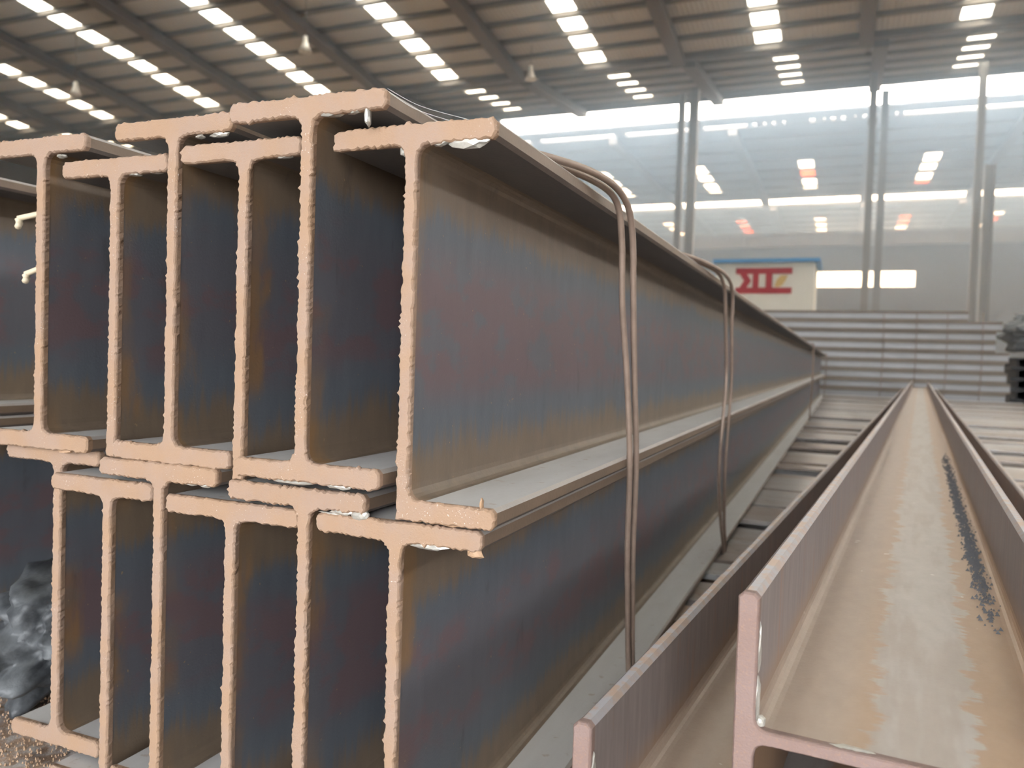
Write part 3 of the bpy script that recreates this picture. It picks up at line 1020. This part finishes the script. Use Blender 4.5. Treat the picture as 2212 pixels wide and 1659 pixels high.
for (yy, lab) in ((6.75, 'thin wire tied round the stack far along it'), (11.9, 'thin wire tied round the far end of the stack')):
    a = [(-0.318, yy - 0.2, 0.6072), (-0.25, yy - 0.05, 0.608), (-0.229, yy, 0.60), (-0.226, yy + 0.02, 0.45), (-0.226, yy + 0.03, 0.31),
         (-0.232, yy + 0.05, 0.15), (-0.237, yy + 0.06, 0.0)]
    b = [(p[0] + 0.004, p[1] + 0.05, p[2]) for p in a]
    band(lab, [a, b], 0.004)

# wire ends poking out at the left of the stack
for (p, q, tip, lab) in (((-0.8600, 0.62, 0.567), (-0.7300, 0.70, 0.612), (-0.853, 0.615, 0.557), 'bent wire end sticking out at the left of the stack, upper one'),
                         ((-0.8500, 0.622, 0.505), (-0.7300, 0.70, 0.575), (-0.843, 0.617, 0.497), 'bent wire end sticking out at the left of the stack, lower one')):
    t = tag(empty('wire_end', p), lab, 'wire')
    rel = lambda a: tuple(x - y for x, y in zip(a, p))
    mid = tuple((x + y) / 2 for x, y in zip(p, q))
    tube('strand', [rel(q), rel(mid), rel(p)], 0.0032, 'wire_pale', t, 8, 4)
    tube('hook', [rel(p), rel(((p[0] + tip[0]) / 2 - .001, p[1], (p[2] + tip[2]) / 2)), rel(tip)], 0.0036, 'wire_pale', t, 8, 3)

# cobweb threads between the two top flanges
for i, (a, b, sag, lab) in enumerate((((-0.3235, 0.522, 0.6275), (-0.262, 0.537, 0.6035), 0.006, 'upper cobweb thread between the two right top flanges'),
                                      ((-0.3235, 0.524, 0.6255), (-0.275, 0.540, 0.6035), 0.006, 'lower cobweb thread between the two right top flanges'))):
    m1 = tuple(x + (y - x) * 0.4 for x, y in zip(a, b))
    tag(tube('cobweb_thread', [a, (m1[0], m1[1], m1[2] - sag * 0.6), b], 0.00014, 'cobweb', None, 5, 8), lab, 'cobweb')


# ------------------------------------------------------------------ black bag and loose rust at lower left
def bag():
    bm = bmesh.new()
    bmesh.ops.create_icosphere(bm, subdivisions=5, radius=1.0)
    for v in bm.verts:
        q = v.co.copy()
        k = 1.0 + 0.28 * mnoise.noise(q * 1.2 + Vector((3, 1, 7)))
        k += 0.26 * (abs(mnoise.noise(q * 2.0 + Vector((9, 4, 2)))) - 0.25) * 2
        k += 0.10 * (abs(mnoise.noise(q * 4.6 + Vector((1, 8, 5)))) - 0.25) * 2
        v.co = Vector((q.x * 0.085, q.y * 0.165, max(q.z, -0.62) * 0.075)) * k
        v.co.z += v.co.y * 0.12
    zmin = min(v.co.z for v in bm.verts)
    for v in bm.verts:
        v.co.z -= zmin
    me = bpy.data.meshes.new('plastic_bag')
    bm.to_mesh(me)
    bm.free()
    n = NT('black_plastic')
    v = n.coords()
    k = n.noise(v, 22, 4, 0.6)
    d = n.smooth(n.noise(v, 30, 3, 0.6), 0.66, 0.74)
    col = n.mix(n.smooth(k, 0.35, 0.62), c(0.022, 0.024, 0.027), c(0.085, 0.09, 0.095))
    n.bump(n.noise(n.scaled(v, (1, 0.5, 1)), 45, 4, 0.6), 0.5, 0.006)
    me.materials.append(n.done(n.mix(n.math('MULTIPLY', d, 0.7), col, c(0.22, 0.13, 0.06)), 0.5, 0.0, 0.4))
    for p in me.polygons:
        p.use_smooth = True
    o = link(bpy.data.objects.new('plastic_bag', me))
    o.location = (-0.892, 0.76, 0.0)
    o.rotation_euler = (0, 0, 0.25)
    return o


tag(bag(), 'crumpled black plastic bag lying left of the lower beams', 'bag')

V, F = [], []
rr = random.Random(21)
NX, NY = 70, 44
for iy in range(NY + 1):
    for ix in range(NX + 1):
        x, y = -1.04 + 0.50 * ix / NX, 0.44 + 0.26 * iy / NY
        e = min(ix, NX - ix, iy + 8, NY - iy) / 6.0
        h = 0.0018 * min(1.0, e) + 0.0022 * mnoise.noise(Vector((x * 40, y * 40, 3))) + 0.0014 * mnoise.noise(Vector((x * 110, y * 110, 5)))
        V.append((x, y, -0.0035 + max(-0.0015, min(h, 0.0022))))
for iy in range(NY):
    for ix in range(NX):
        a = iy * (NX + 1) + ix
        F.append((a, a + 1, a + NX + 2, a + NX + 1))
n = NT('rust_dust')
v = n.coords()
k = n.noise(v, 60, 4, 0.65)
col = n.mix(n.smooth(k, 0.40, 0.60), c(0.30, 0.20, 0.135), c(0.40, 0.36, 0.33))
n.bump(n.noise(v, 400, 3, 0.6), 0.5, 0.002)
M['dust'] = n.done(col, 0.85)
tag(mesh_obj('rust_dust', V, F, 'dust', None, True), 'tan rust dust spread on the cross beam at lower left', 'rust dust', kind='stuff')
V, F = [], []
for i in range(2600):
    x, y = rr.uniform(-1.0, -0.55), rr.uniform(0.45, 0.68)
    if x > -0.705 and y > 0.53:
        continue
    s = rr.uniform(0.0005, 0.0017)
    a = rr.uniform(0, 6.28)
    o = len(V)
    tl = rr.uniform(0.0005, 0.0018)
    for k in range(5):
        th = a + k * 1.256 + rr.uniform(-0.3, 0.3)
        V.append((x + s * math.cos(th), y + s * math.sin(th) * 0.8, -0.0012 + (tl if k in (0, 1) else 0)))
    V.append((x, y, 0.0004 + tl))
    F += [(o + k, o + (k + 1) % 5, o + 5) for k in range(5)] + [(o + 4, o + 3, o + 2, o + 1, o)]
tag(mesh_obj('rust_flakes', V, F, 'slag_rust'), 'loose rust flakes scattered on the dust at lower left', 'rust flakes', kind='stuff')

# ------------------------------------------------------------------ haze volume added to stand in for lens glare
hz = box('glare_haze', X0 + 1, X1 - 1, 20.0, 100.5, -0.1, 17.0, None)
hm = bpy.data.materials.new('glare_haze')
hm.use_nodes = True
ht_ = hm.node_tree
ht_.nodes.remove(ht_.nodes['Principled BSDF'])
vs = ht_.nodes.new('ShaderNodeVolumeScatter')
vs.inputs['Color'].default_value = (0.55, 0.76, 1.0, 1)
vs.inputs['Density'].default_value = 0.027
vs.inputs['Anisotropy'].default_value = 0.72
ht_.links.new(vs.outputs[0], ht_.nodes['Material Output'].inputs['Volume'])
hz.data.materials.append(hm)
tag(hz, 'bluish haze volume standing in for lens glare in the far part of the hall', 'haze', kind='stuff')
